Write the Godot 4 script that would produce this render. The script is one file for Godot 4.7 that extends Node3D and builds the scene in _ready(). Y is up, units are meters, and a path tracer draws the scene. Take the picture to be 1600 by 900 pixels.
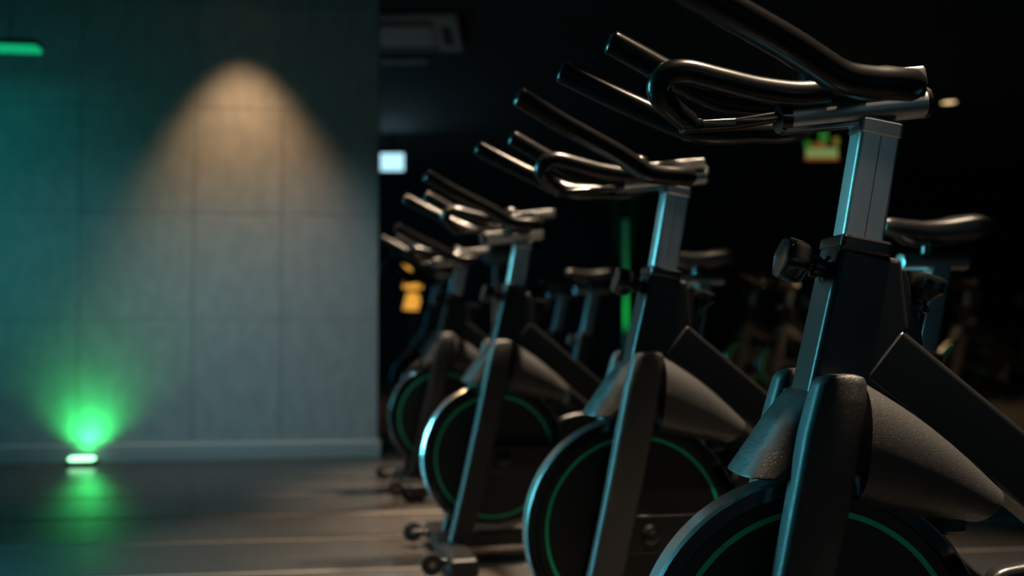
extends Node3D
# A dark spin studio: a row of exercise bikes running back past a panelled wall.
# Units are metres, y is up, the camera looks along -z.

const CEIL := 2.9
var M := {}
var taken := {}

# ------------------------------------------------------------------ helpers

func numbered(called: String) -> String:
	var n: int = taken.get(called, 0)
	taken[called] = n + 1
	return called if n == 0 else "%s_%03d" % [called, n]

func thing(called: String, label: String, category: String, at := Vector3.ZERO, turn := 0.0, group := "") -> Node3D:
	var o := Node3D.new()
	o.name = numbered(called)
	add_child(o)
	o.position = at
	o.rotation.y = deg_to_rad(turn)
	tag(o, label, category, group)
	return o

func tag(o: Node, label: String, category: String, group := "") -> void:
	o.set_meta("label", label)
	o.set_meta("category", category)
	if group != "":
		o.set_meta("group", group)

# makes sure that a closed solid (a list of triangles) faces outwards
func solid(t: PackedVector3Array) -> PackedVector3Array:
	var vol := 0.0
	var c := Vector3.ZERO
	for p in t:
		c += p
	c /= maxf(1.0, t.size())
	for i in range(0, t.size(), 3):
		vol += (t[i] - c).dot((t[i + 1] - c).cross(t[i + 2] - c))
	if vol > 0.0:      # Godot's front faces run clockwise
		for i in range(0, t.size(), 3):
			var k := t[i + 1]
			t[i + 1] = t[i + 2]
			t[i + 2] = k
	return t

func mesh_of(solids: Array, crease := 40.0) -> ArrayMesh:
	var verts := PackedVector3Array()
	var norms := PackedVector3Array()
	var lim := cos(deg_to_rad(crease))
	for s: PackedVector3Array in solids:
		var fn := PackedVector3Array()
		var at := {}
		for i in range(0, s.size(), 3):
			var n := (s[i + 2] - s[i]).cross(s[i + 1] - s[i])
			fn.append(n)
			for k in 3:
				var key := Vector3i((s[i + k] * 40000.0).round())
				if not at.has(key):
					at[key] = PackedInt32Array()
				at[key].append(i / 3)
		for i in range(0, s.size(), 3):
			var own := fn[i / 3].normalized()
			if fn[i / 3].length_squared() < 1e-20:
				continue
			for k in 3:
				var sum := Vector3.ZERO
				for j: int in at[Vector3i((s[i + k] * 40000.0).round())]:
					if fn[j].normalized().dot(own) > lim:
						sum += fn[j]
				verts.append(s[i + k])
				norms.append(sum.normalized() if sum.length_squared() > 1e-22 else own)
	var a := []
	a.resize(Mesh.ARRAY_MAX)
	a[Mesh.ARRAY_VERTEX] = verts
	a[Mesh.ARRAY_NORMAL] = norms
	var m := ArrayMesh.new()
	m.add_surface_from_arrays(Mesh.PRIMITIVE_TRIANGLES, a)
	return m

func mk(called: String, solids: Array, mat: Material, parent: Node, label := "", crease := 40.0) -> MeshInstance3D:
	var o := MeshInstance3D.new()
	o.mesh = mesh_of(solids, crease)
	o.material_override = null
	o.mesh.surface_set_material(0, mat)
	if parent == self:
		called = numbered(called)
	o.name = called
	parent.add_child(o, true)
	if label != "":
		o.set_meta("label", label)
	return o

func place(called: String, mesh: Mesh, parent: Node, at: Vector3) -> MeshInstance3D:
	var o := MeshInstance3D.new()
	o.mesh = mesh
	o.name = called
	parent.add_child(o, true)
	o.position = at
	return o

func struct(o: Node, label := "") -> void:
	o.set_meta("kind", "structure")
	if label != "":
		o.set_meta("label", label)

func quad(t: PackedVector3Array, a: Vector3, b: Vector3, c: Vector3, d: Vector3) -> void:
	t.append_array(PackedVector3Array([a, b, c, a, c, d]))

# joins closed loops of equal length into a skin, with flat fans at both ends
func loft(loops: Array, caps := true) -> PackedVector3Array:
	var t := PackedVector3Array()
	for i in loops.size() - 1:
		var p: PackedVector3Array = loops[i]
		var q: PackedVector3Array = loops[i + 1]
		for k in p.size():
			var l := (k + 1) % p.size()
			quad(t, p[k], p[l], q[l], q[k])
	if caps:
		for e in 2:
			var p: PackedVector3Array = loops[0 if e == 0 else loops.size() - 1]
			var c := Vector3.ZERO
			for v in p:
				c += v
			c /= p.size()
			for k in p.size():
				var l := (k + 1) % p.size()
				if e == 0:
					t.append_array(PackedVector3Array([c, p[l], p[k]]))
				else:
					t.append_array(PackedVector3Array([c, p[k], p[l]]))
	return solid(t)

func rrect(w: float, h: float, r: float, n := 4) -> PackedVector2Array:
	var o := PackedVector2Array()
	for q in 4:
		var c := Vector2((w / 2 - r) * (1 if q in [0, 3] else -1), (h / 2 - r) * (1 if q in [0, 1] else -1))
		for k in n + 1:
			var a := PI / 2 * (q + float(k) / n)
			o.append(c + r * Vector2(cos(a), sin(a)))
	return o

func put2(loop: PackedVector2Array, at: Vector3, u: Vector3, v: Vector3, k := 1.0) -> PackedVector3Array:
	var o := PackedVector3Array()
	for p in loop:
		o.append(at + u * p.x * k + v * p.y * k)
	return o

# a rounded bar of rectangular section from a to b; side is the axis of the section's second size
func bar(a: Vector3, b: Vector3, w: float, h: float, r: float, side := Vector3(0, 0, 1), edge := 0.002) -> PackedVector3Array:
	var d := (b - a).normalized()
	var v := (side - d * side.dot(d)).normalized()
	var u := v.cross(d)
	var big := rrect(w, h, r)
	var small := rrect(w - 2 * edge, h - 2 * edge, maxf(r - edge, 0.0004))
	return loft([put2(small, a, u, v), put2(big, a + d * edge, u, v), put2(big, b - d * edge, u, v), put2(small, b, u, v)])

func box(c: Vector3, s: Vector3, bevel := 0.003) -> PackedVector3Array:
	return bar(c - Vector3(0, s.y / 2, 0), c + Vector3(0, s.y / 2, 0), s.x, s.z, maxf(bevel, 0.0005), Vector3(0, 0, 1), bevel)

func plain_box(c: Vector3, s: Vector3) -> PackedVector3Array:
	var h := s / 2
	var t := PackedVector3Array()
	var p := []
	for i in 8:
		p.append(c + Vector3(h.x * (1 if i & 1 else -1), h.y * (1 if i & 2 else -1), h.z * (1 if i & 4 else -1)))
	for f in [[0, 1, 3, 2], [5, 4, 6, 7], [4, 0, 2, 6], [1, 5, 7, 3], [2, 3, 7, 6], [4, 5, 1, 0]]:
		quad(t, p[f[0]], p[f[1]], p[f[2]], p[f[3]])
	return solid(t)

# smooth path through points
func smooth(pts: Array, n := 6) -> PackedVector3Array:
	var o := PackedVector3Array()
	for i in pts.size() - 1:
		var p0: Vector3 = pts[maxi(i - 1, 0)]
		var p1: Vector3 = pts[i]
		var p2: Vector3 = pts[i + 1]
		var p3: Vector3 = pts[mini(i + 2, pts.size() - 1)]
		for k in n:
			o.append(p1.cubic_interpolate(p2, p0, p3, float(k) / n))
	o.append(pts[-1])
	return o

# round tube with domed ends; r is one radius or a list of [place along 0..1, radius]
func tube(path: PackedVector3Array, r, seg := 18, dome := 0.4) -> PackedVector3Array:
	var loops := []
	var u := Vector3.ZERO
	var n := path.size()
	for i in n:
		var d := (path[mini(i + 1, n - 1)] - path[maxi(i - 1, 0)]).normalized()
		if i == 0:
			u = d.cross(Vector3(0.31, 0.2, 0.93)).normalized()
		else:
			u = (u - d * u.dot(d)).normalized()
		var v := d.cross(u)
		var rad: float
		if r is float:
			rad = r
		else:
			var x := float(i) / (n - 1)
			rad = r[-1][1]
			for k in r.size() - 1:
				if x >= r[k][0] and x <= r[k + 1][0]:
					rad = lerpf(r[k][1], r[k + 1][1], (x - r[k][0]) / maxf(1e-6, r[k + 1][0] - r[k][0]))
		var ring := func(at: Vector3, q: float) -> PackedVector3Array:
			var o := PackedVector3Array()
			for k in seg:
				var a := TAU * k / seg
				o.append(at + (u * cos(a) + v * sin(a)) * q)
			return o
		if i == 0:
			for k in 5:
				var a := PI / 2 * k / 5.0
				loops.append(ring.call(path[0] - d * rad * dome * cos(a), rad * maxf(0.05, sin(a))))
		loops.append(ring.call(path[i], rad))
		if i == n - 1:
			for k in 5:
				var a := PI / 2 * (k + 1) / 5.0
				loops.append(ring.call(path[i] + d * rad * dome * sin(a), rad * maxf(0.05, cos(a))))
	return loft(loops)

# turned shape: profile is a list of [radius, height along axis]
func lathe(profile: Array, at: Vector3, axis: Vector3, seg := 28, lobes := 0, depth := 0.0, closed := false) -> PackedVector3Array:
	var d := axis.normalized()
	var u := d.cross(Vector3(0.3, 0.93, 0.21)).normalized()
	var v := d.cross(u)
	var loops := []
	for p in profile:
		var o := PackedVector3Array()
		for k in seg:
			var a := TAU * k / seg
			var q: float = p[0] * (1.0 + (depth * cos(lobes * a) if lobes > 0 and p.size() < 3 else 0.0))
			o.append(at + d * p[1] + (u * cos(a) + v * sin(a)) * q)
		loops.append(o)
	if closed:
		loops.append(loops[0])
		return loft(loops, false)
	return loft(loops)

# outline in the side view, pushed from z0 to z1, with rounded edges
func prism(poly: PackedVector2Array, z0: float, z1: float, bevel := 0.004, steps := 3) -> PackedVector3Array:
	var n := poly.size()
	var area := 0.0
	for i in n:
		area += poly[i].cross(poly[(i + 1) % n])
	var sgn := 1.0 if area > 0 else -1.0
	var inset := func(q: float) -> PackedVector2Array:
		var o := PackedVector2Array()
		for i in n:
			var a := (poly[i] - poly[(i + n - 1) % n]).normalized()
			var b := (poly[(i + 1) % n] - poly[i]).normalized()
			var na := Vector2(-a.y, a.x) * sgn
			var nb := Vector2(-b.y, b.x) * sgn
			var m := (na + nb).normalized()
			o.append(poly[i] + m * q / maxf(0.4, m.dot(na)))
		return o
	var loops := []
	for e in 2:
		for k in steps + 1:
			var a := PI / 2 * (float(k) / steps if e == 0 else 1.0 - float(k) / steps)
			var l: PackedVector2Array = inset.call(bevel * (1.0 - sin(a)))
			var z := z0 + bevel * (1.0 - cos(a)) if e == 0 else z1 - bevel * (1.0 - cos(a))
			var o := PackedVector3Array()
			for p in l:
				o.append(Vector3(p.x, p.y, z))
			loops.append(o)
	var t := PackedVector3Array()
	for i in loops.size() - 1:
		for k in n:
			quad(t, loops[i][k], loops[i][(k + 1) % n], loops[i + 1][(k + 1) % n], loops[i + 1][k])
	var tri := Geometry2D.triangulate_polygon(poly)
	# side walls of this list run one way; caps are turned to agree with them
	var flip := area > 0
	for i in range(0, tri.size(), 3):
		var a: Vector3 = loops[0][tri[i]]
		var b: Vector3 = loops[0][tri[i + 1]]
		var c: Vector3 = loops[0][tri[i + 2]]
		var up := (b - a).cross(c - a).z > 0
		var good := up != flip
		t.append_array(PackedVector3Array([a, b, c] if good else [a, c, b]))
		a = loops[-1][tri[i]]
		b = loops[-1][tri[i + 1]]
		c = loops[-1][tri[i + 2]]
		up = (b - a).cross(c - a).z > 0
		good = up == flip
		t.append_array(PackedVector3Array([a, b, c] if good else [a, c, b]))
	return solid(t)

func poly(a: Array) -> PackedVector2Array:
	var o := PackedVector2Array()
	for i in range(0, a.size(), 2):
		o.append(Vector2(a[i], a[i + 1]))
	return o

# rounds the corners of an outline
func rounded(p: PackedVector2Array, r: float, n := 3) -> PackedVector2Array:
	var o := PackedVector2Array()
	for i in p.size():
		var a := p[(i + p.size() - 1) % p.size()]
		var b := p[i]
		var c := p[(i + 1) % p.size()]
		var q := minf(r, minf(a.distance_to(b), b.distance_to(c)) * 0.45)
		var s := b + (a - b).normalized() * q
		var e := b + (c - b).normalized() * q
		for k in n + 1:
			var t := float(k) / n
			o.append(s.lerp(b, t).lerp(b.lerp(e, t), t))
	return o

func noise_tex(freq: float, seed_: int, lo: Color, hi: Color, size := 512, oct := 4, normal := false, bump := 4.0, kind := FastNoiseLite.TYPE_SIMPLEX_SMOOTH) -> NoiseTexture2D:
	var f := FastNoiseLite.new()
	f.noise_type = kind
	f.seed = seed_
	f.frequency = freq
	f.fractal_octaves = oct
	var t := NoiseTexture2D.new()
	t.width = size
	t.height = size
	t.seamless = true
	t.noise = f
	if normal:
		t.as_normal_map = true
		t.bump_strength = bump
	else:
		var g := Gradient.new()
		g.set_color(0, lo)
		g.set_color(1, hi)
		t.color_ramp = g
	return t

func lin(r: float, g: float, b: float) -> Color:
	return Color(r, g, b).linear_to_srgb()

func paint(called: String, c: Color, rough: float, metal := 0.0) -> StandardMaterial3D:
	var m := StandardMaterial3D.new()
	m.resource_name = called
	m.albedo_color = c
	m.roughness = rough
	m.metallic = metal
	M[called] = m
	return m

func grain(m: StandardMaterial3D, t: Texture2D, per_metre: float, strength: float) -> void:
	m.normal_enabled = true
	m.normal_texture = t
	m.normal_scale = strength
	m.uv1_triplanar = true
	m.uv1_scale = Vector3.ONE * per_metre

func glow(called: String, c: Color, energy: float) -> StandardMaterial3D:
	var m := paint(called, Color(0.05, 0.05, 0.05), 0.6)
	m.emission_enabled = true
	m.emission = c
	m.emission_energy_multiplier = energy
	return m

func spot(at: Vector3, to: Vector3, c: Color, e: float, angle: float, soft: float, size: float, parent: Node) -> SpotLight3D:
	var l := SpotLight3D.new()
	l.name = "lamp_beam"
	parent.add_child(l, true)
	l.position = at
	var d := (to - at).normalized()
	l.basis = Basis.looking_at(d, Vector3(0, 0, 1) if absf(d.y) > 0.95 else Vector3.UP)
	l.light_color = c
	l.light_energy = e
	l.spot_angle = angle
	l.spot_angle_attenuation = soft
	l.spot_range = 25.0
	l.spot_attenuation = 2.0
	l.light_size = size
	l.shadow_enabled = true
	return l

func area(at: Vector3, towards: Vector3, size: Vector2, c: Color, e: float, parent: Node) -> AreaLight3D:
	var l := AreaLight3D.new()
	l.name = "lamp_glow"
	parent.add_child(l, true)
	l.position = at
	var d := towards.normalized()
	l.basis = Basis.looking_at(d, Vector3(0, 0, 1) if absf(d.y) > 0.95 else Vector3.UP)
	l.area_size = size
	l.light_color = c
	l.light_energy = e
	l.area_range = 25.0
	l.area_attenuation = 2.0
	l.shadow_enabled = true
	return l

# ------------------------------------------------------------------ scene

func _ready() -> void:
	# camera: 1400 px focal length on a 1600 px wide frame, tilted up a little
	var cam := Camera3D.new()
	cam.name = "camera"
	add_child(cam)
	cam.position = Vector3(0, 0.86, 0)
	cam.rotation.x = atan(45.0 / 1400.0)
	var att := CameraAttributesPhysical.new()
	att.frustum_focal_length = 12.0 / (450.0 / 1400.0)
	att.frustum_focus_distance = 1.36
	att.exposure_aperture = 2.3
	att.frustum_near = 0.05
	att.frustum_far = 60.0
	cam.attributes = att
	cam.fov = rad_to_deg(2.0 * atan(450.0 / 1400.0))
	cam.near = 0.05
	cam.far = 60.0
	cam.current = true

	var we := WorldEnvironment.new()
	we.name = "environment"
	var env := Environment.new()
	env.background_mode = Environment.BG_COLOR
	env.background_color = Color.BLACK
	env.tonemap_mode = Environment.TONE_MAPPER_LINEAR
	env.tonemap_exposure = 1.0
	env.sdfgi_enabled = true
	env.ssao_enabled = true
	env.ssil_enabled = true
	we.environment = env
	add_child(we)

	materials()
	lamps()
	room()
	panel_wall()
	bikes()
	background()

func materials() -> void:
	var fine := noise_tex(0.09, 5, Color.BLACK, Color.WHITE, 512, 3, true, 6.0)
	var brushed := noise_tex(0.2, 8, Color.BLACK, Color.WHITE, 256, 2, true, 2.0)
	paint("frame_paint", lin(0.005, 0.0055, 0.006), 0.34)
	grain(M.frame_paint, fine, 9.0, 0.12)
	paint("cover_plastic", lin(0.020, 0.020, 0.020), 0.40)
	grain(M.cover_plastic, fine, 11.0, 0.75)
	paint("grip_rubber", lin(0.003, 0.003, 0.003), 0.26)
	M.grip_rubber.metallic_specular = 0.36
	paint("gloss_plastic", lin(0.006, 0.006, 0.006), 0.16)
	paint("matt_black", lin(0.006, 0.006, 0.006), 0.6)
	paint("silver", lin(0.5, 0.5, 0.49), 0.36, 1.0)
	grain(M.silver, brushed, 6.0, 0.05)
	paint("chrome", lin(0.62, 0.63, 0.63), 0.27, 1.0)
	paint("dark_chrome", lin(0.10, 0.105, 0.11), 0.14, 1.0)
	paint("steel", lin(0.30, 0.30, 0.30), 0.3, 1.0)
	paint("ring_green", lin(0.008, 0.58, 0.26), 0.5)
	paint("saddle_vinyl", lin(0.012, 0.012, 0.012), 0.32)
	paint("caster_rubber", lin(0.015, 0.015, 0.016), 0.4)
	# room
	var w := paint("wall_panel", Color.WHITE, 0.72)
	w.albedo_texture = noise_tex(0.012, 21, lin(0.235, 0.24, 0.24), lin(0.325, 0.325, 0.32), 1024, 5)
	w.uv1_triplanar = true
	w.uv1_world_triplanar = true
	w.uv1_scale = Vector3(0.75, 0.4, 0.75)
	paint("wall_core", lin(0.06, 0.06, 0.06), 0.9)
	paint("skirting", lin(0.26, 0.27, 0.27), 0.45)
	paint("dark_wall", lin(0.007, 0.007, 0.0075), 0.85)
	paint("rear_wall", lin(0.16, 0.165, 0.17), 0.8)
	paint("ceiling_black", lin(0.006, 0.006, 0.0065), 0.9)
	for i in 3:
		var f := paint("plank_%d" % i, Color.WHITE, 0.20)
		var k: float = [1.0, 0.92, 1.08][i]
		f.albedo_texture = noise_tex(0.02, 50 + i, lin(0.028 * k, 0.026 * k, 0.025 * k), lin(0.046 * k, 0.043 * k, 0.041 * k), 512, 5)
		f.metallic_specular = 0.28
		f.uv1_triplanar = true
		f.uv1_world_triplanar = true
		f.uv1_scale = Vector3(0.5, 1, 3.0)
		f.roughness_texture = noise_tex(0.03, 60, Color(0.75, 0.75, 0.75), Color.WHITE, 256, 4)
	paint("seam_strip", lin(0.17, 0.15, 0.125), 0.4)
	paint("lamp_housing", lin(0.01, 0.01, 0.01), 0.5)
	paint("vent_white", lin(0.40, 0.40, 0.39), 0.6)
	paint("vent_dark", lin(0.03, 0.03, 0.03), 0.8)
	paint("pale_trim", lin(0.6, 0.62, 0.6), 0.5)
	glow("teal_led", Color(0.06, 0.72, 0.47), 0.85)
	glow("blue_led", Color(0.10, 0.75, 0.95), 1.2)
	glow("green_led", Color(0.62, 1.0, 0.74), 4.0)
	glow("warm_lens", Color(1.0, 0.84, 0.62), 1.6)
	glow("cool_lens", Color(0.80, 0.92, 1.0), 1.6)
	glow("screen_light", Color(0.72, 0.93, 1.0), 1.3)
	glow("amber_light", Color(1.0, 0.70, 0.26), 0.8)
	glow("sign_green", Color(0.25, 0.62, 0.22), 0.35)
	glow("sign_cream", Color(0.62, 0.72, 0.42), 0.45)
	glow("sign_orange", Color(0.75, 0.42, 0.20), 0.35)
	glow("sign_yellow", Color(0.65, 0.60, 0.25), 0.4)

# ------------------------------------------------------------------ lamps

func downlight(at: Vector3, c: Color, e: float, angle: float, soft: float, lens: Material, label: String, group: String, tilt := Vector3.ZERO) -> Node3D:
	var t := thing("downlight", label, "ceiling light", at, 0.0, group)
	mk("trim_ring", [lathe([[0.088, 0.0], [0.088, -0.006], [0.066, -0.008], [0.062, 0.0]], Vector3.ZERO, Vector3.UP, 28, 0, 0.0, true)], M.lamp_housing, t)
	mk("lens", [lathe([[0.064, 0.0], [0.064, -0.003], [0.05, -0.004]], Vector3.ZERO, Vector3.UP, 24)], lens, t)
	spot(Vector3(0, -0.03, 0), Vector3(0, -1, 0) + tilt, c, e, angle, soft, 0.06, t)
	return t

func led_column(at: Vector3, low: float, high: float, lens: Material, c: Color, e: float, label: String, fin := 0.0) -> void:
	var t := thing("led_column", label, "wall light", Vector3(at.x, 0, at.z))
	mk("housing", [box(Vector3(0, (low + high) / 2, 0), Vector3(0.05, high - low + 0.06, 0.20), 0.006)], M.lamp_housing, t)
	mk("diffuser", [box(Vector3(0.028, (low + high) / 2, 0), Vector3(0.014, high - low, 0.16), 0.004)], lens, t)
	if fin > 0.0:
		mk("light_block_fin", [box(Vector3(fin / 2, CEIL / 2, -0.13), Vector3(fin + 0.05, CEIL - 0.01, 0.04), 0.004)], M.lamp_housing, t)  # added baffle: keeps the light of this column off the panel wall
	area(Vector3(0.05, (low + high) / 2, 0), Vector3(1, 0, 0), Vector2(0.16, high - low), c, e, t)

func lamps() -> void:
	# tall LED columns on the left side wall, outside the frame: they colour the bikes' front edges and the left of the panel wall
	led_column(Vector3(-3.87, 0, -4.4), 0.85, 1.75, M.teal_led, Color(0.10, 0.66, 0.70), 1.3, "teal LED column on the side wall beside the grey panels")
	led_column(Vector3(-3.87, 0, -2.7), 0.4, 2.3, M.blue_led, Color(0.36, 0.80, 0.88), 34.0, "blue LED column with an added light-blocking fin across from the bikes", 0.42)
	led_column(Vector3(-3.87, 0, 0.9), 0.5, 2.3, M.blue_led, Color(0.27, 0.76, 0.90), 5.0, "blue LED column on the side wall next to the plain grey wall", 0.42)
	led_column(Vector3(-3.87, 0, -9.6), 0.4, 2.3, M.blue_led, Color(0.27, 0.76, 0.90), 3.0, "added blue LED column hidden behind the panelled partition")  # added out of sight to tint the far bikes and the passage

	# visible LED bar that hangs just in front of the panel wall and runs out of the frame
	var t := thing("linear_pendant", "slim green-teal LED bar hanging in front of the grey panel wall", "pendant light", Vector3(-2.62, 2.34, -4.92), 6.5)
	mk("housing", [box(Vector3(-0.6, 0.03, 0), Vector3(1.2, 0.03, 0.09), 0.004)], M.lamp_housing, t)
	mk("diffuser", [box(Vector3(-0.6, 0.0, 0), Vector3(1.196, 0.03, 0.084), 0.004)], M.teal_led, t)
	for x in [-0.15, -1.05]:
		mk("suspension_wire", [tube(PackedVector3Array([Vector3(x, 0.04, 0), Vector3(x, CEIL - 2.34, 0)]), 0.002, 6)], M.lamp_housing, t)
	area(Vector3(-0.6, -0.02, 0), Vector3(0, -1, 0), Vector2(1.15, 0.08), Color(0.06, 0.62, 0.62), 0.2, t)

	# green uplight on the floor against the panel wall
	t = thing("uplight", "small green LED uplight on the floor against the skirting board", "floor light", Vector3(-2.505, 0.0, -5.248), 6.5)
	mk("housing", [box(Vector3(0, 0.012, 0), Vector3(0.17, 0.024, 0.08), 0.008)], M.lamp_housing, t)
	mk("lens", [box(Vector3(0, 0.034, 0), Vector3(0.14, 0.024, 0.06), 0.010)], M.green_led, t)
	spot(Vector3(0, 0.055, 0.0), Vector3(0, 0.9, -0.42), Color(0.22, 1.0, 0.46), 0.62, 62.0, 1.0, 0.04, t)

	# warm wall washer above the panel wall
	downlight(Vector3(-1.62, CEIL, -5.08), Color(1.0, 0.80, 0.59), 3.1, 33.5, 0.9, M.warm_lens, "warm recessed downlight close to the grey panel wall", "", Vector3(0.0, 0, -0.12))
	# cool downlights out in the room, turned to the panel wall
	downlight(Vector3(-1.2, CEIL, -2.6), Color(0.66, 0.92, 1.0), 4.6, 24.0, 1.0, M.cool_lens, "cool white downlight over the open floor, aimed at the grey panels", "", Vector3(-0.05, 0, -1.12))
	downlight(Vector3(-2.4, CEIL, -2.4), Color(0.60, 0.92, 1.0), 2.1, 24.0, 1.0, M.cool_lens, "cool white downlight near the side wall, aimed at the grey panels", "", Vector3(0.0, 0, -1.15))
	# warm narrow downlights over the bikes, one to each
	var over := [[Vector3(0.84, CEIL, -1.30), "first"], [Vector3(0.60, CEIL, -2.15), "second"], [Vector3(0.24, CEIL, -3.25), "third"], [Vector3(-0.05, CEIL, -4.53), "fourth"]]
	for q in over:
		downlight(q[0], Color(1.0, 0.89, 0.76), 34.0, 22.0, 1.0, M.warm_lens, "warm recessed downlight above the %s spin bike of the front row" % q[1], "warm downlights over the bikes", Vector3(-0.05, 0, 0))
	downlight(Vector3(-0.62, CEIL, -3.35), Color(1.0, 0.78, 0.56), 14.0, 20.0, 1.0, M.warm_lens, "added warm downlight over the open floor beside the bikes", "")  # extra lamp, added to warm the open floor
	downlight(Vector3(1.42, CEIL, -2.75), Color(1.0, 0.90, 0.78), 13.0, 22.0, 1.0, M.warm_lens, "added warm downlight brightening the saddles of the front row", "")  # extra lamp, put in to brighten the saddles from behind
	downlight(Vector3(3.0, CEIL, -8.4), Color(1.0, 0.85, 0.65), 5.0, 45.0, 0.8, M.warm_lens, "added warm downlight over the back rows of bikes, nearest the hanging sign", "")  # added, hidden behind the first handlebar, to light the far bikes
	downlight(Vector3(2.2, CEIL, 2.45), Color(0.88, 0.96, 1.0), 5.0, 55.0, 1.0, M.cool_lens, "added downlight washing the unseen plain grey wall", "", Vector3(0, 0, 0.35))  # added so the silver posts have a lit wall to reflect
	downlight(Vector3(4.15, CEIL, -8.45), Color(1.0, 0.85, 0.65), 5.0, 45.0, 0.8, M.warm_lens, "small bright downlight in the black ceiling over the far bikes", "")
	downlight(Vector3(-1.75, CEIL, -8.2), Color(1.0, 0.72, 0.45), 4.0, 35.0, 0.8, M.warm_lens, "warm downlight in the passage behind the panel wall", "", Vector3(0.2, 0, 0))

# ------------------------------------------------------------------ room

func room() -> void:
	var x0 := -3.9
	var x1 := 8.5
	var z0 := -13.5
	var z1 := 3.2
	# floor: long vinyl planks with paler strips between them, parallel to the panel wall
	var base := mk("floor", [plain_box(Vector3((x0 + x1) / 2, -0.0515, (z0 + z1) / 2), Vector3(x1 - x0 + 0.4, 0.1, z1 - z0 + 0.4))], M.seam_strip, self)
	struct(base, "dark brown plank floor with pale seams")
	var pitch := 0.445
	var len_ := 3.9
	var half := pitch / 2 - 0.014
	var variants := []
	for i in 3:
		var m := mesh_of([bar(Vector3(-len_ / 2 + 0.0006, 0, 0), Vector3(len_ / 2 - 0.0006, 0, 0), 0.02, half * 2, 0.002, Vector3(0, 0, 1), 0.0012)])
		m.surface_set_material(0, M["plank_%d" % i])
		variants.append(m)
	var rng := RandomNumberGenerator.new()
	rng.seed = 11
	# rows run parallel to the panel wall, 6.5 degrees off the room's axis; one seam crosses (-0.7, -3.06)
	var turn := deg_to_rad(6.5)
	var along := Vector3(cos(turn), 0, -sin(turn))
	var across := Vector3(sin(turn), 0, cos(turn))
	for r in range(-25, 18):
		var x := -9.0 - rng.randf() * 3.0
		while x < 13.0:
			var p := Vector3(-0.7, -0.0085, -3.06) + along * (x + len_ / 2) + across * (pitch * (r + 0.5))
			if p.x > x0 - 1.2 and p.x < x1 + 1.2 and p.z > z0 - 0.1 and p.z < z1 + 0.1:
				place("plank", variants[rng.randi() % 3], base, p).rotation.y = turn
			x += len_
	var c := mk("ceiling", [plain_box(Vector3((x0 + x1) / 2, CEIL + 0.08, (z0 + z1) / 2), Vector3(x1 - x0 + 0.4, 0.16, z1 - z0 + 0.4))], M.ceiling_black, self)
	struct(c, "black painted ceiling")
	var h := CEIL
	for a in [["wall_left", Vector3(x0 - 0.08, h / 2, (z0 + z1) / 2), Vector3(0.16, h, z1 - z0 + 0.3), "dark_wall"],
			["wall_right", Vector3(x1 + 0.08, h / 2, (z0 + z1) / 2), Vector3(0.16, h, z1 - z0 + 0.3), "dark_wall"],
			["wall_back", Vector3((x0 + x1) / 2, h / 2, z0 - 0.08), Vector3(x1 - x0, h, 0.16), "dark_wall"],
			["wall_front", Vector3((x0 + x1) / 2, h / 2, z1 + 0.08), Vector3(x1 - x0, h, 0.16), "rear_wall"]]:
		struct(mk(a[0], [plain_box(a[1], a[2])], M[a[3]], self))

func panel_wall() -> void:
	# a free-standing partition clad in large grey panels, its right end at (-0.83, -5.55)
	var w := Node3D.new()
	w.name = "wall_panelled"
	add_child(w)
	w.position = Vector3(-0.83, 0, -5.55)
	w.rotation.y = deg_to_rad(6.5)
	struct(w, "grey concrete-look partition wall of large rectangular panels")
	mk("core", [plain_box(Vector3(-1.53, CEIL / 2, -0.068), Vector3(3.06, CEIL, 0.10))], M.wall_core, w)
	var xs := [0.0, -0.585, -1.11, -1.77, -2.43, -3.06]
	var ys := [0.0, 0.845, 1.49, 2.135, 2.78, CEIL]
	for i in xs.size() - 1:
		for j in ys.size() - 1:
			var a: float = xs[i + 1]
			var b: float = xs[i]
			var lo: float = ys[j]
			var hi: float = ys[j + 1]
			var dz: float = 0.0006 * ((i * 7 + j * 5) % 4)
			mk("panel", [bar(Vector3((a + b) / 2, (lo + hi) / 2, -0.018), Vector3((a + b) / 2, (lo + hi) / 2, dz), b - a - 0.003, hi - lo - 0.003, 0.002, Vector3.UP, 0.0015)], M.wall_panel, w)
	var s := mk("baseboard_panelled", [prism(poly([0.0, 0.0, 0.022, 0.0, 0.022, 0.088, 0.014, 0.10, 0.0, 0.104]), 0.0, 3.10, 0.002)], M.skirting, self)
	s.position = Vector3(-0.81, 0, -5.552)
	s.rotation.y = deg_to_rad(6.5 - 90.0)
	struct(s, "pale grey skirting board along the panelled wall")

# ------------------------------------------------------------------ spin bike

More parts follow.
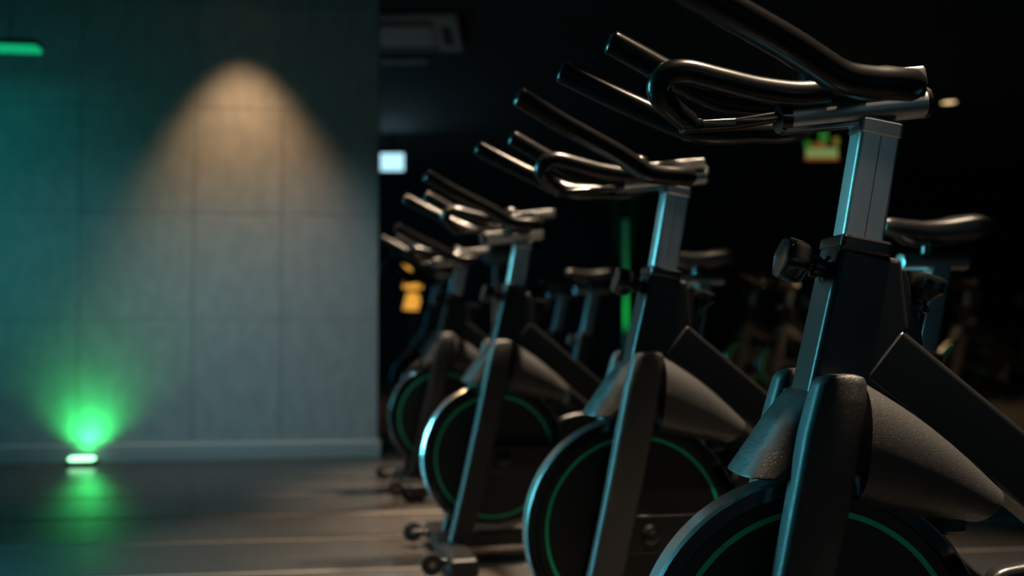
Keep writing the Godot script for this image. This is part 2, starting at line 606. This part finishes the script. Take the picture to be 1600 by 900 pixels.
func spin_bike() -> Node3D:
	var b := Node3D.new()
	b.name = "spin_bike"
	var near := Vector3(0, 0, 1)
	# --- flywheel
	var wc := Vector3(-0.016, 0.365, 0)
	var fw := mk("flywheel", [lathe([[0.10, -0.012], [0.236, -0.012], [0.236, -0.0215], [0.2375, -0.0235], [0.2565, -0.0235], [0.2595, -0.0215], [0.2595, 0.0215], [0.2565, 0.0235], [0.2375, 0.0235], [0.236, 0.0215], [0.236, 0.012], [0.10, 0.012]], wc, near, 120)], M.dark_chrome, b, "dark polished flywheel flank", 25.0)
	mk("rim_band", [lathe([[0.2575, -0.0232], [0.2580, -0.0233], [0.2620, -0.0180], [0.2620, 0.0180], [0.2580, 0.0233], [0.2575, 0.0232]], wc, near, 120, 0, 0.0, true)], M.chrome, fw, "bright steel rim of the flywheel", 20.0)
	for s in [-1.0, 1.0]:
		mk("wheel_disc", [lathe([[0.235, 0.0], [0.235, 0.0055], [0.233, 0.007], [0.06, 0.009], [0.05, 0.016], [0.0, 0.016]], wc + Vector3(0, 0, 0.0125 * s), Vector3(0, 0, s), 72)], M.matt_black, fw, "black flywheel disc")
		mk("accent_ring", [lathe([[0.2085, 0.0], [0.2165, 0.0], [0.2165, 0.0012], [0.2085, 0.0012]], wc + Vector3(0, 0, 0.0197 * s), Vector3(0, 0, s), 96, 0, 0.0, true)], M.ring_green, fw, "thin green ring on the flywheel")
	# --- head tube, collar, handle post
	mk("head_tube", [prism(rounded(poly([0.020, 0.966, 0.112, 0.944, 0.122, 0.842, 0.085, 0.735, -0.034, 0.735]), 0.006), -0.0375, 0.0375, 0.009, 4)], M.frame_paint, b)
	var ax := Vector3(0.033, 0.18, 0).normalized()
	mk("collar", [bar(Vector3(0.056, 0.953, 0), Vector3(0.056, 0.953, 0) + ax * 0.022, 0.078, 0.084, 0.008, near, 0.004)], M.gloss_plastic, b, "black plastic collar")
	var post := mk("handle_post", [bar(Vector3(0.0605, 0.965, 0) - ax * 0.16, Vector3(0.0605, 0.965, 0) + ax * 0.192, 0.063, 0.042, 0.0065, near, 0.002)], M.silver, b, "brushed silver handle post")
	mk("scale_groove", [bar(Vector3(0.0625, 0.975, 0.0206), Vector3(0.0625, 0.975, 0.0206) + ax * 0.155, 0.0014, 0.0016, 0.0003, near, 0.0002)], M.vent_dark, post)
	mk("weld_shoe", [bar(Vector3(0.0605, 0.965, 0) + ax * 0.166, Vector3(0.0605, 0.965, 0) + ax * 0.19, 0.068, 0.046, 0.008, near, 0.003)], M.steel, post)
	# front locking knob
	var fd := Vector3(-0.968, 0.252, 0)
	var k := mk("lock_knob", [lathe([[0.026, 0.0], [0.031, 0.004], [0.033, 0.012], [0.033, 0.030], [0.030, 0.036], [0.022, 0.0375], [0.0, 0.0365]], Vector3(-0.021, 0.939, 0), fd, 60, 6, 0.035)], M.gloss_plastic, b, "black lobed locking knob")
	mk("knob_stem", [lathe([[0.021, 0.0], [0.021, 0.007], [0.014, 0.010], [0.014, 0.018], [0.017, 0.019], [0.017, 0.027], [0.011, 0.029], [0.011, 0.036], [0.016, 0.038], [0.016, 0.046]], Vector3(0.018, 0.929, 0), fd, 24)], M.gloss_plastic, k)
	# resistance knob
	var rd := Vector3(0.24, 0.97, 0).normalized()
	k = mk("resistance_knob", [lathe([[0.016, -0.008], [0.024, 0.0], [0.033, 0.006], [0.035, 0.020], [0.032, 0.027], [0.024, 0.030], [0.0, 0.031]], Vector3(0.157, 0.893, 0), rd, 60, 5, 0.07)], M.gloss_plastic, b, "black lobed resistance knob")
	mk("knob_stem", [lathe([[0.014, -0.115], [0.014, -0.028], [0.018, -0.026], [0.018, -0.016], [0.013, -0.013], [0.013, 0.003]], Vector3(0.157, 0.893, 0), rd, 20)], M.gloss_plastic, k)
	mk("knob_bracket", [prism(rounded(poly([0.098, 0.936, 0.126, 0.930, 0.150, 0.83, 0.150, 0.79, 0.098, 0.80]), 0.006), -0.022, 0.022, 0.004)], M.frame_paint, b)
	# --- slide tube and handlebar
	var tf := Vector3(-0.045, 1.157, 0)
	var tr := Vector3(0.166, 1.183, 0)
	var td := (tr - tf).normalized()
	var sl := mk("handle_slide", [lathe([[0.020, 0.0], [0.0228, 0.002], [0.0228, 0.2105], [0.020, 0.2125]], tf, td, 32)], M.silver, b, "brushed silver slide tube")
	mk("end_cap", [lathe([[0.0225, -0.014], [0.0235, -0.012], [0.0235, 0.001], [0.02, 0.002]], tf, td, 32)], M.gloss_plastic, sl)
	mk("end_cap", [lathe([[0.02, 0.2115], [0.0238, 0.2125], [0.0238, 0.2175], [0.020, 0.2195]], tf, td, 32)], M.gloss_plastic, sl)
	mk("slide_rail", [bar(tf + Vector3(-0.006, -0.021, 0), tf + td * 0.118 + Vector3(0, -0.022, 0), 0.007, 0.030, 0.002)], M.steel, sl)
	var hb := mk("clamp_block", [bar(tf + td * 0.03 + Vector3(0, 0.036, 0), tf + td * 0.209 + Vector3(0, 0.036, 0), 0.034, 0.046, 0.006, near, 0.004)], M.cover_plastic, b)
	mk("clamp_dome", [lathe([[0.026, 0.0], [0.025, 0.014], [0.02, 0.024], [0.01, 0.030], [0.0, 0.031]], Vector3(0.0, 1.207, 0), Vector3.UP, 24)], M.grip_rubber, hb)
	var near_side := [Vector3(0.050, 1.196, 0.05), Vector3(0.054, 1.188, 0.10), Vector3(0.056, 1.168, 0.155), Vector3(0.046, 1.160, 0.186), Vector3(0.022, 1.158, 0.197), Vector3(-0.015, 1.1585, 0.199), Vector3(-0.050, 1.163, 0.202), Vector3(-0.080, 1.177, 0.207), Vector3(-0.120, 1.197, 0.216), Vector3(-0.180, 1.222, 0.231), Vector3(-0.243, 1.248, 0.246), Vector3(-0.30, 1.275, 0.258), Vector3(-0.346, 1.298, 0.268)]
	var far_side := [Vector3(0.050, 1.198, 0.05), Vector3(0.054, 1.194, 0.10), Vector3(0.056, 1.186, 0.155), Vector3(0.046, 1.181, 0.186), Vector3(0.022, 1.179, 0.199), Vector3(-0.03, 1.179, 0.204), Vector3(-0.085, 1.177, 0.210), Vector3(-0.130, 1.184, 0.219), Vector3(-0.180, 1.206, 0.231), Vector3(-0.243, 1.238, 0.246), Vector3(-0.30, 1.268, 0.258), Vector3(-0.346, 1.292, 0.265)]
	var whole := []
	for i in range(far_side.size() - 1, -1, -1):
		whole.append(far_side[i] * Vector3(1, 1, -1))
	whole.append(Vector3(0.050, 1.199, 0.0))
	whole.append_array(near_side)
	mk("handlebar", [tube(smooth(whole, 5), 0.0212, 24, 0.45)], M.grip_rubber, b, "black rubber coated bullhorn handlebar")
	# centre loop, its bracket and the centre grip
	var lp := mk("centre_loop", [tube(smooth([Vector3(0.005, 1.19, 0.03), Vector3(-0.042, 1.186, 0.03), Vector3(-0.10, 1.192, 0.03), Vector3(-0.155, 1.204, 0.03), Vector3(-0.205, 1.215, 0.03), Vector3(-0.232, 1.211, 0.027), Vector3(-0.243, 1.196, 0.02), Vector3(-0.236, 1.181, 0.01), Vector3(-0.215, 1.166, -0.005), Vector3(-0.188, 1.151, -0.018)], 5), [[0.0, 0.0185], [0.58, 0.0185], [0.72, 0.0185], [1.0, 0.0165]], 20, 0.3)], M.grip_rubber, b, "black centre loop of the handlebar")
	mk("loop_bracket", [bar(Vector3(-0.200, 1.144, -0.018), Vector3(-0.12, 1.150, -0.018), 0.015, 0.030, 0.004), bar(Vector3(-0.128, 1.149, -0.018), Vector3(-0.040, 1.162, -0.006), 0.014, 0.026, 0.004)], M.gloss_plastic, lp)
	mk("loop_bolt", [lathe([[0.008, 0.0], [0.008, 0.006], [0.005, 0.008], [0.0, 0.008]], Vector3(-0.178, 1.146, -0.004), near, 16)], M.gloss_plastic, lp)
	mk("centre_grip", [tube(smooth([Vector3(-0.02, 1.186, -0.03), Vector3(-0.09, 1.186, -0.03), Vector3(-0.15, 1.197, -0.03), Vector3(-0.219, 1.230, -0.03), Vector3(-0.262, 1.253, -0.03), Vector3(-0.302, 1.274, -0.03)], 5), 0.0195, 20, 0.45)], M.grip_rubber, b, "black centre grip")
	# --- fork: two blades, crown, nose fender
	for s in [1.0, -1.0]:
		var loops := []
		for q in [[0.779, 0.000, 0.020, 0.030], [0.775, -0.001, 0.031, 0.038], [0.766, -0.003, 0.036, 0.043], [0.74, -0.008, 0.039, 0.045], [0.70, -0.017, 0.041, 0.046], [0.633, -0.029, 0.0425, 0.046], [0.55, -0.046, 0.044, 0.044], [0.45, -0.068, 0.044, 0.042], [0.30, -0.102, 0.043, 0.040], [0.10, -0.150, 0.042, 0.040]]:
			loops.append(put2(rrect(q[2] * 2, q[3], 0.0135, 5), Vector3(q[1], q[0], s * (0.0745 if q[0] > 0.5 else 0.078)), Vector3(1, 0.2 if q[0] < 0.6 else 0.0, 0), Vector3(0, 0, 1)))
		mk("fork_blade", [loft(loops)], M.cover_plastic, b)
	mk("fork_crown", [prism(rounded(poly([-0.036, 0.752, 0.032, 0.752, 0.036, 0.64, -0.02, 0.64]), 0.008), -0.056, 0.056, 0.004)], M.cover_plastic, b)
	var nose := []
	for q in [[-0.060, 0.040, 0.90], [-0.057, 0.022, 0.96], [-0.050, 0.010, 1.0], [-0.036, 0.003, 1.0], [-0.018, 0.0005, 1.0], [0.0, 0.0, 1.0], [0.018, 0.0005, 1.0], [0.036, 0.003, 1.0], [0.050, 0.010, 1.0], [0.057, 0.022, 0.96], [0.060, 0.040, 0.90]]:
		var o := PackedVector3Array()
		var pts := rounded(poly([-0.012, 0.762, -0.040, 0.748, -0.075, 0.712, -0.104, 0.672, -0.133, 0.631, -0.112, 0.629, -0.062, 0.632, -0.030, 0.634, -0.012, 0.66]), 0.006, 2)
		for p in pts:
			var fr := clampf((0.0 - p.x) / 0.10, 0.0, 1.0)
			o.append(Vector3(p.x + q[1] * fr, p.y - q[1] * 0.45 * fr * clampf((p.y - 0.632) / 0.05, 0.0, 1.0), q[0]))
		nose.append(o)
	mk("nose_fender", [loft(nose)], M.cover_plastic, b)
	# --- rear shroud over the wheel, brake unit
	var sh := []
	for i in 9:
		var t := i / 8.0
		var top := Vector2(0.042, 0.772).lerp(Vector2(0.250, 0.614), t) + Vector2(0.006, 0.008) * sin(PI * t)
		var bot := Vector2(0.028, 0.592).lerp(Vector2(0.206, 0.562), t) + Vector2(0, -0.004) * sin(PI * t)
		var hz := lerpf(0.094, 0.070, t)
		var o := PackedVector3Array()
		var mid := (top + bot) / 2
		var half := (top - bot) / 2
		for kk in 40:
			var a := TAU * kk / 40
			var cs := signf(cos(a)) * pow(absf(cos(a)), 0.62)
			var sn := signf(sin(a)) * pow(absf(sin(a)), 0.80)
			var lean := 0.004 * t * (1.0 - absf(sn))
			o.append(Vector3(mid.x + half.x * sn + lean, mid.y + half.y * sn, hz * cs))
		sh.append(o)
	# hollow far end: the skin turns in
	for d in [[0.0, 0.94], [-0.02, 0.92]]:
		var last: PackedVector3Array = sh[8]
		var c := Vector3.ZERO
		for p in last:
			c += p
		c /= last.size()
		var o := PackedVector3Array()
		for p in last:
			o.append(c + (p - c) * d[1] + Vector3(d[0], -d[0] * 0.6, 0))
		sh.append(o)
	mk("wheel_shroud", [loft(sh)], M.cover_plastic, b, "textured black plastic wheel shroud", 35.0)
	mk("brake_unit", [box(Vector3(0.190, 0.556, 0), Vector3(0.036, 0.03, 0.06), 0.006)], M.frame_paint, b)
	# --- main tube, seat tube, base
	var dd := Vector3(0.211, -0.171, 0).normalized()
	var ds := Vector3(0.082, 0.8065, 0)
	mk("main_tube", [bar(ds, ds + dd * 1.13, 0.092, 0.080, 0.010, near, 0.003)], M.frame_paint, b)
	mk("base_beam", [bar(Vector3(-0.16, 0.075, 0), Vector3(0.99, 0.075, 0), 0.05, 0.06, 0.006)], M.frame_paint, b)
	for x in [-0.176, 0.97]:
		var st := mk("stabiliser", [bar(Vector3(x, 0.054, -0.27), Vector3(x, 0.054, 0.27), 0.092, 0.054, 0.012, Vector3.UP)], M.frame_paint, b)
		for s in [-1.0, 1.0]:
			mk("end_cap", [bar(Vector3(x, 0.050, s * 0.262), Vector3(x, 0.050, s * 0.285), 0.098, 0.062, 0.014, Vector3.UP, 0.006)], M.frame_paint, st)
			mk("foot_pad", [lathe([[0.024, 0.0], [0.024, 0.016], [0.012, 0.020], [0.012, 0.034]], Vector3(x + 0.01, 0.0, s * 0.235), Vector3.UP, 20)], M.caster_rubber, st)
			if x < 0:
				mk("caster_bracket", [bar(Vector3(x - 0.03, 0.056, s * 0.205), Vector3(x - 0.10, 0.060, s * 0.205), 0.022, 0.016, 0.004)], M.frame_paint, st)
				mk("caster", [lathe([[0.0, -0.014], [0.012, -0.014], [0.013, -0.010], [0.030, -0.012], [0.036, -0.009], [0.036, 0.009], [0.030, 0.012], [0.013, 0.010], [0.012, 0.014], [0.0, 0.014]], Vector3(x - 0.098, 0.058, s * 0.228), near, 28)], M.caster_rubber, st)
				mk("caster_hub", [lathe([[0.0, -0.016], [0.009, -0.016], [0.009, 0.016], [0.0, 0.016]], Vector3(x - 0.098, 0.058, s * 0.228), near, 16)], M.steel, st)
	# --- axle plate with bolt, chain guard, crank and pedals
	for s in [1.0, -1.0]:
		var z := 0.046 if s > 0 else -0.066
		var pl := mk("axle_plate", [prism(rounded(poly([-0.058, 0.316, -0.036, 0.404, 0.16, 0.402, 0.30, 0.418, 0.30, 0.318, 0.16, 0.320]), 0.008), z, z + 0.020, 0.003)], M.frame_paint, b)
		mk("axle_bolt", [lathe([[0.024, 0.0], [0.024, 0.004], [0.018, 0.008], [0.018, 0.016], [0.011, 0.018], [0.009, 0.024], [0.0, 0.024]], Vector3(0.006, 0.361, s * 0.066), Vector3(0, 0, s), 24)], M.frame_paint, pl)
	mk("chain_guard", [prism(rounded(poly([0.20, 0.31, 0.20, 0.505, 0.30, 0.523, 0.46, 0.49, 0.54, 0.40, 0.54, 0.30, 0.46, 0.24, 0.30, 0.26]), 0.03, 5), 0.068, 0.094, 0.008)], M.frame_paint, b)
	var cr := mk("crank_set", [lathe([[0.0, -0.125], [0.018, -0.125], [0.018, 0.125], [0.0, 0.125]], Vector3(0.43, 0.36, 0), near, 20)], M.frame_paint, b)
	for s in [1.0, -1.0]:
		var e := Vector3(0.43, 0.36, s * 0.115)
		var f := e + Vector3(-0.10, -0.135, 0.008) * Vector3(s, s, s)
		mk("crank_arm", [bar(e - (f - e) * 0.08, f + (f - e) * 0.08, 0.030, 0.014, 0.006)], M.frame_paint, cr)
		mk("pedal", [box(f + Vector3(0, 0, s * 0.058), Vector3(0.095, 0.026, 0.085), 0.008), bar(f + Vector3(0.02, 0.03, s * 0.058), f + Vector3(-0.10, 0.035, s * 0.058), 0.014, 0.07, 0.005)], M.matt_black, cr)
	mk("seat_tube", [bar(Vector3(0.66, 0.33, 0), Vector3(0.757, 0.772, 0), 0.078, 0.070, 0.010, near, 0.003)], M.frame_paint, b)
	mk("lock_knob", [lathe([[0.010, -0.03], [0.012, -0.004], [0.026, 0.0], [0.031, 0.006], [0.031, 0.026], [0.024, 0.031], [0.0, 0.031]], Vector3(0.69, 0.735, 0), Vector3(-0.97, 0.21, 0), 50, 6, 0.04)], M.gloss_plastic, b, "black lobed seat knob")
	var sa := Vector3(0.044, 0.2, 0).normalized()
	mk("seat_post", [bar(Vector3(0.757, 0.772, 0) - sa * 0.15, Vector3(0.757, 0.772, 0) + sa * 0.225, 0.055, 0.040, 0.006, near, 0.002)], M.silver, b, "brushed silver seat post")
	var ss := mk("seat_slide", [lathe([[0.019, 0.0], [0.0215, 0.002], [0.0215, 0.188], [0.019, 0.19]], Vector3(0.695, 0.998, 0), Vector3(1, 0.02, 0), 28)], M.silver, b, "brushed silver seat slide")
	mk("end_cap", [lathe([[0.0222, 0.187], [0.0222, 0.192], [0.019, 0.194], [0.0, 0.194]], Vector3(0.695, 0.998, 0), Vector3(1, 0.02, 0), 24)], M.gloss_plastic, ss)
	var sd := []
	for q in [[0.650, 1.090, 0.012, 0.012], [0.656, 1.091, 0.020, 0.018], [0.672, 1.088, 0.026, 0.022], [0.71, 1.082, 0.031, 0.024], [0.76, 1.077, 0.040, 0.026], [0.81, 1.079, 0.060, 0.030], [0.85, 1.085, 0.084, 0.034], [0.88, 1.089, 0.092, 0.033], [0.90, 1.090, 0.082, 0.028], [0.91, 1.090, 0.060, 0.018], [0.913, 1.090, 0.03, 0.008]]:
		var o := PackedVector3Array()
		for kk in 28:
			var a := TAU * kk / 28
			var y: float = signf(sin(a)) * pow(absf(sin(a)), 0.75)
			o.append(Vector3(q[0], q[1] + q[3] * (y if y > 0 else y * 1.15), q[2] * signf(cos(a)) * pow(absf(cos(a)), 0.85)))
		sd.append(o)
	var saddle := mk("saddle", [loft(sd)], M.saddle_vinyl, b, "glossy black vinyl saddle", 60.0)
	for s in [-1.0, 1.0]:
		mk("saddle_rail", [tube(smooth([Vector3(0.69, 1.066, s * 0.012), Vector3(0.73, 1.048, s * 0.022), Vector3(0.82, 1.047, s * 0.024), Vector3(0.87, 1.06, s * 0.040)], 4), 0.0042, 10)], M.steel, saddle)
	mk("saddle_clamp", [lathe([[0.017, 0.0], [0.017, 0.03], [0.022, 0.032], [0.022, 0.048], [0.012, 0.050]], Vector3(0.775, 1.014, 0), Vector3.UP, 20), box(Vector3(0.775, 1.048, 0), Vector3(0.04, 0.02, 0.07), 0.004)], M.gloss_plastic, saddle)
	return b

func handle_shift(b: Node3D, up: float, back: float, lift := 0.0) -> void:
	# the handle post slides in the head tube and the bar along its slide
	var lean := 0.033 / 0.18
	for c in b.get_children():
		var n := str(c.name)
		if n.begins_with("handle_post") or n.begins_with("handle_slide"):
			c.position += Vector3(lean * up, up, 0)
		elif n.begins_with("handlebar") or n.begins_with("clamp") or n.begins_with("centre"):
			c.position += Vector3(lean * up + back, up + back * 0.12 - maxf(up, 0.0) * 0.6 + lift, 0)

func bikes() -> void:
	var proto := spin_bike()
	# x, depth, turn, handle up, handle back, label
	var row := [
		[0.455, 1.333, 4.0, 0.0, 0.0, "black spin bike farthest from the panelled wall, first in the front row"],
		[0.300, 2.137, 11.0, 0.022, 0.0, "second black spin bike in the row leading to the panelled wall"],
		[-0.050, 3.22, 14.0, -0.018, 0.05, "third black spin bike in the row leading to the panelled wall"],
		[-0.34, 4.50, 16.0, -0.03, 0.07, "fourth spin bike, last of the row before the end of the panelled wall"],
		[-0.44, 5.72, 14.0, -0.03, 0.06, "spin bike standing level with the end of the panelled wall"],
		[-0.66, 6.95, 14.0, -0.03, 0.0, "spin bike standing just past the end of the panelled wall"],
	]
	for i in row.size():
		var r: Array = row[i]
		var o: Node3D = proto if i == 0 else proto.duplicate()
		o.name = numbered("spin_bike")
		add_child(o)
		o.position = Vector3(r[0], 0, -r[1])
		o.rotation.y = deg_to_rad(r[2])
		tag(o, r[5], "exercise bike", "spin bikes of the front row")
		if i > 0:
			handle_shift(o, r[3], r[4], 0.03 if i == 2 else 0.0)
	var back := [[2.76, 9.15, "first spin bike of the dim line behind the hanging sign"], [2.62, 10.0, "second spin bike of the dim line behind the hanging sign"], [3.48, 10.9, "third spin bike of the dim line behind the hanging sign"],
		[4.58, 9.15, "first spin bike of the dim line behind the small ceiling downlight"], [5.12, 10.0, "second spin bike of the dim line behind the small ceiling downlight"], [6.1, 10.9, "third spin bike of the dim line behind the small ceiling downlight"]]
	for r in back:
		var o: Node3D = proto.duplicate()
		o.name = numbered("spin_bike")
		add_child(o)
		o.position = Vector3(r[0], 0, -r[1])
		o.rotation.y = deg_to_rad(3.0)
		tag(o, r[2], "exercise bike", "spin bikes of the back rows")

# ------------------------------------------------------------------ background

func background() -> void:
	# ceiling cassette
	var t := thing("air_conditioner", "square white ceiling air conditioner cassette beyond the panelled wall", "air conditioner", Vector3(-0.80, CEIL, -6.33))
	mk("frame", [box(Vector3(0, -0.02, 0), Vector3(0.86, 0.04, 0.76), 0.008)], M.vent_white, t)
	mk("grille", [box(Vector3(0, -0.044, 0), Vector3(0.50, 0.012, 0.42), 0.004)], M.vent_white, t)
	for i in 4:
		var along := i < 2
		var s := 1.0 if i % 2 == 0 else -1.0
		mk("air_slot", [box(Vector3(0 if along else s * 0.34, -0.041, s * 0.29 if along else 0.0), Vector3(0.52 if along else 0.07, 0.006, 0.07 if along else 0.42), 0.002)], M.vent_dark, t)
	t = thing("ceiling_diffuser", "slim linear air diffuser in the black ceiling behind the cassette", "air vent", Vector3(-0.86, CEIL, -7.05))
	mk("frame", [box(Vector3(0, -0.01, 0), Vector3(0.36, 0.02, 0.12), 0.004)], M.vent_white, t)
	mk("slot", [box(Vector3(0, -0.021, 0), Vector3(0.32, 0.004, 0.03), 0.001)], M.vent_dark, t)
	# lit screen hung from the ceiling
	t = thing("ceiling_screen", "small bright white-blue screen hanging from the ceiling past the panelled wall", "screen", Vector3(-1.34, 2.59, -10.0))
	mk("bezel", [box(Vector3(0, 0, 0), Vector3(0.29, 0.23, 0.05), 0.008)], M.lamp_housing, t)
	mk("display", [box(Vector3(0, 0, 0.022), Vector3(0.26, 0.20, 0.012), 0.004)], M.screen_light, t)
	mk("hanger", [bar(Vector3(0, 0.11, -0.01), Vector3(0, CEIL - 2.59, -0.01), 0.03, 0.03, 0.004)], M.lamp_housing, t)
	area(Vector3(0, 0, 0.04), Vector3(0, 0, 1), Vector2(0.25, 0.19), Color(0.72, 0.93, 1.0), 0.12, t)
	# standing lamp with three amber shades
	t = thing("floor_lamp", "black floor lamp with three stacked glowing amber shades", "floor lamp", Vector3(-1.22, 0, -11.0))
	mk("base", [lathe([[0.14, 0.0], [0.14, 0.012], [0.03, 0.03], [0.0, 0.03]], Vector3.ZERO, Vector3.UP, 28)], M.lamp_housing, t)
	mk("pole", [tube(PackedVector3Array([Vector3(0, 0.02, 0), Vector3(0, 1.62, 0)]), 0.012, 12)], M.lamp_housing, t)
	for q in [[1.42, 1.53, 0.13, 0.06], [1.20, 1.34, 0.11, 0.12], [0.94, 1.16, 0.07, 0.12]]:
		mk("amber_shade", [lathe([[0.02, q[0]], [q[3], q[0] + 0.01], [q[2], q[1] - 0.01], [0.02, q[1]]], Vector3.ZERO, Vector3.UP, 24)], M.amber_light, t, "glowing amber lamp shade")
	for y in [1.475, 1.27, 1.05]:
		var l := OmniLight3D.new()
		l.name = "lamp_glow"
		t.add_child(l, true)
		l.position = Vector3(0, y, 0.16)
		l.light_color = Color(1.0, 0.58, 0.12)
		l.light_energy = 0.02
		l.omni_range = 25.0
		l.omni_attenuation = 2.0
		l.light_size = 0.05
		l.shadow_enabled = true
	# illuminated sign hung from the ceiling: blurred green and orange print
	t = thing("hanging_sign", "small illuminated green and orange sign hanging from the black ceiling", "sign", Vector3(3.12, 2.585, -9.0))
	mk("sign_box", [box(Vector3(0, 0, 0), Vector3(0.40, 0.34, 0.05), 0.006)], M.lamp_housing, t)
	mk("hanger", [bar(Vector3(0, 0.165, 0), Vector3(0, CEIL - 2.585, 0), 0.03, 0.03, 0.004)], M.lamp_housing, t)
	for q in [["sign_field", 0.0, -0.075, 0.32, 0.10, "sign_cream"], ["sign_field", 0.02, 0.09, 0.09, 0.12, "sign_green"], ["sign_field", -0.14, 0.015, 0.07, 0.06, "sign_green"], ["sign_field", 0.145, 0.04, 0.05, 0.08, "sign_yellow"], ["sign_field", 0.0, -0.135, 0.34, 0.03, "sign_orange"], ["sign_field", -0.02, 0.005, 0.13, 0.04, "sign_orange"]]:
		mk(q[0], [box(Vector3(q[1], q[2], 0.026), Vector3(q[3], q[4], 0.006), 0.002)], M[q[5]], t)
	area(Vector3(0, 0, 0.06), Vector3(0, 0, 1), Vector2(0.34, 0.28), Color(0.7, 0.9, 0.5), 0.05, t)
	# slender fin on the far wall, lit from its foot by a green uplight
	t = thing("wall_fin", "tall narrow pale fin on the far wall lit green from below", "wall fin", Vector3(1.70, 0, -13.42))
	mk("fin", [box(Vector3(0, 1.16, 0), Vector3(0.066, 2.32, 0.12), 0.004)], M.pale_trim, t)
	t = thing("uplight", "green floor uplight at the foot of the narrow wall fin", "floor light", Vector3(1.70, 0, -13.25))
	mk("housing", [box(Vector3(0, 0.02, 0), Vector3(0.10, 0.04, 0.08), 0.006)], M.lamp_housing, t)
	mk("lens", [box(Vector3(0, 0.045, 0), Vector3(0.07, 0.012, 0.05), 0.003)], M.green_led, t)
	spot(Vector3(0, 0.06, 0.0), Vector3(0, 1.0, -0.06), Color(0.10, 1.0, 0.38), 5.0, 7.0, 0.9, 0.02, t)
	# slim pedestal
	t = thing("pedestal_stand", "slim pedestal stand with a small flat head behind the bikes", "stand", Vector3(-0.14, 0, -8.0))
	mk("foot", [lathe([[0.16, 0.0], [0.16, 0.01], [0.03, 0.025], [0.0, 0.025]], Vector3.ZERO, Vector3.UP, 28)], M.lamp_housing, t)
	mk("pole", [tube(PackedVector3Array([Vector3(0, 0.02, 0), Vector3(0, 1.36, 0)]), 0.025, 14)], M.pale_trim, t)
	mk("head", [box(Vector3(0, 1.39, 0), Vector3(0.22, 0.11, 0.10), 0.03)], M.pale_trim, t)
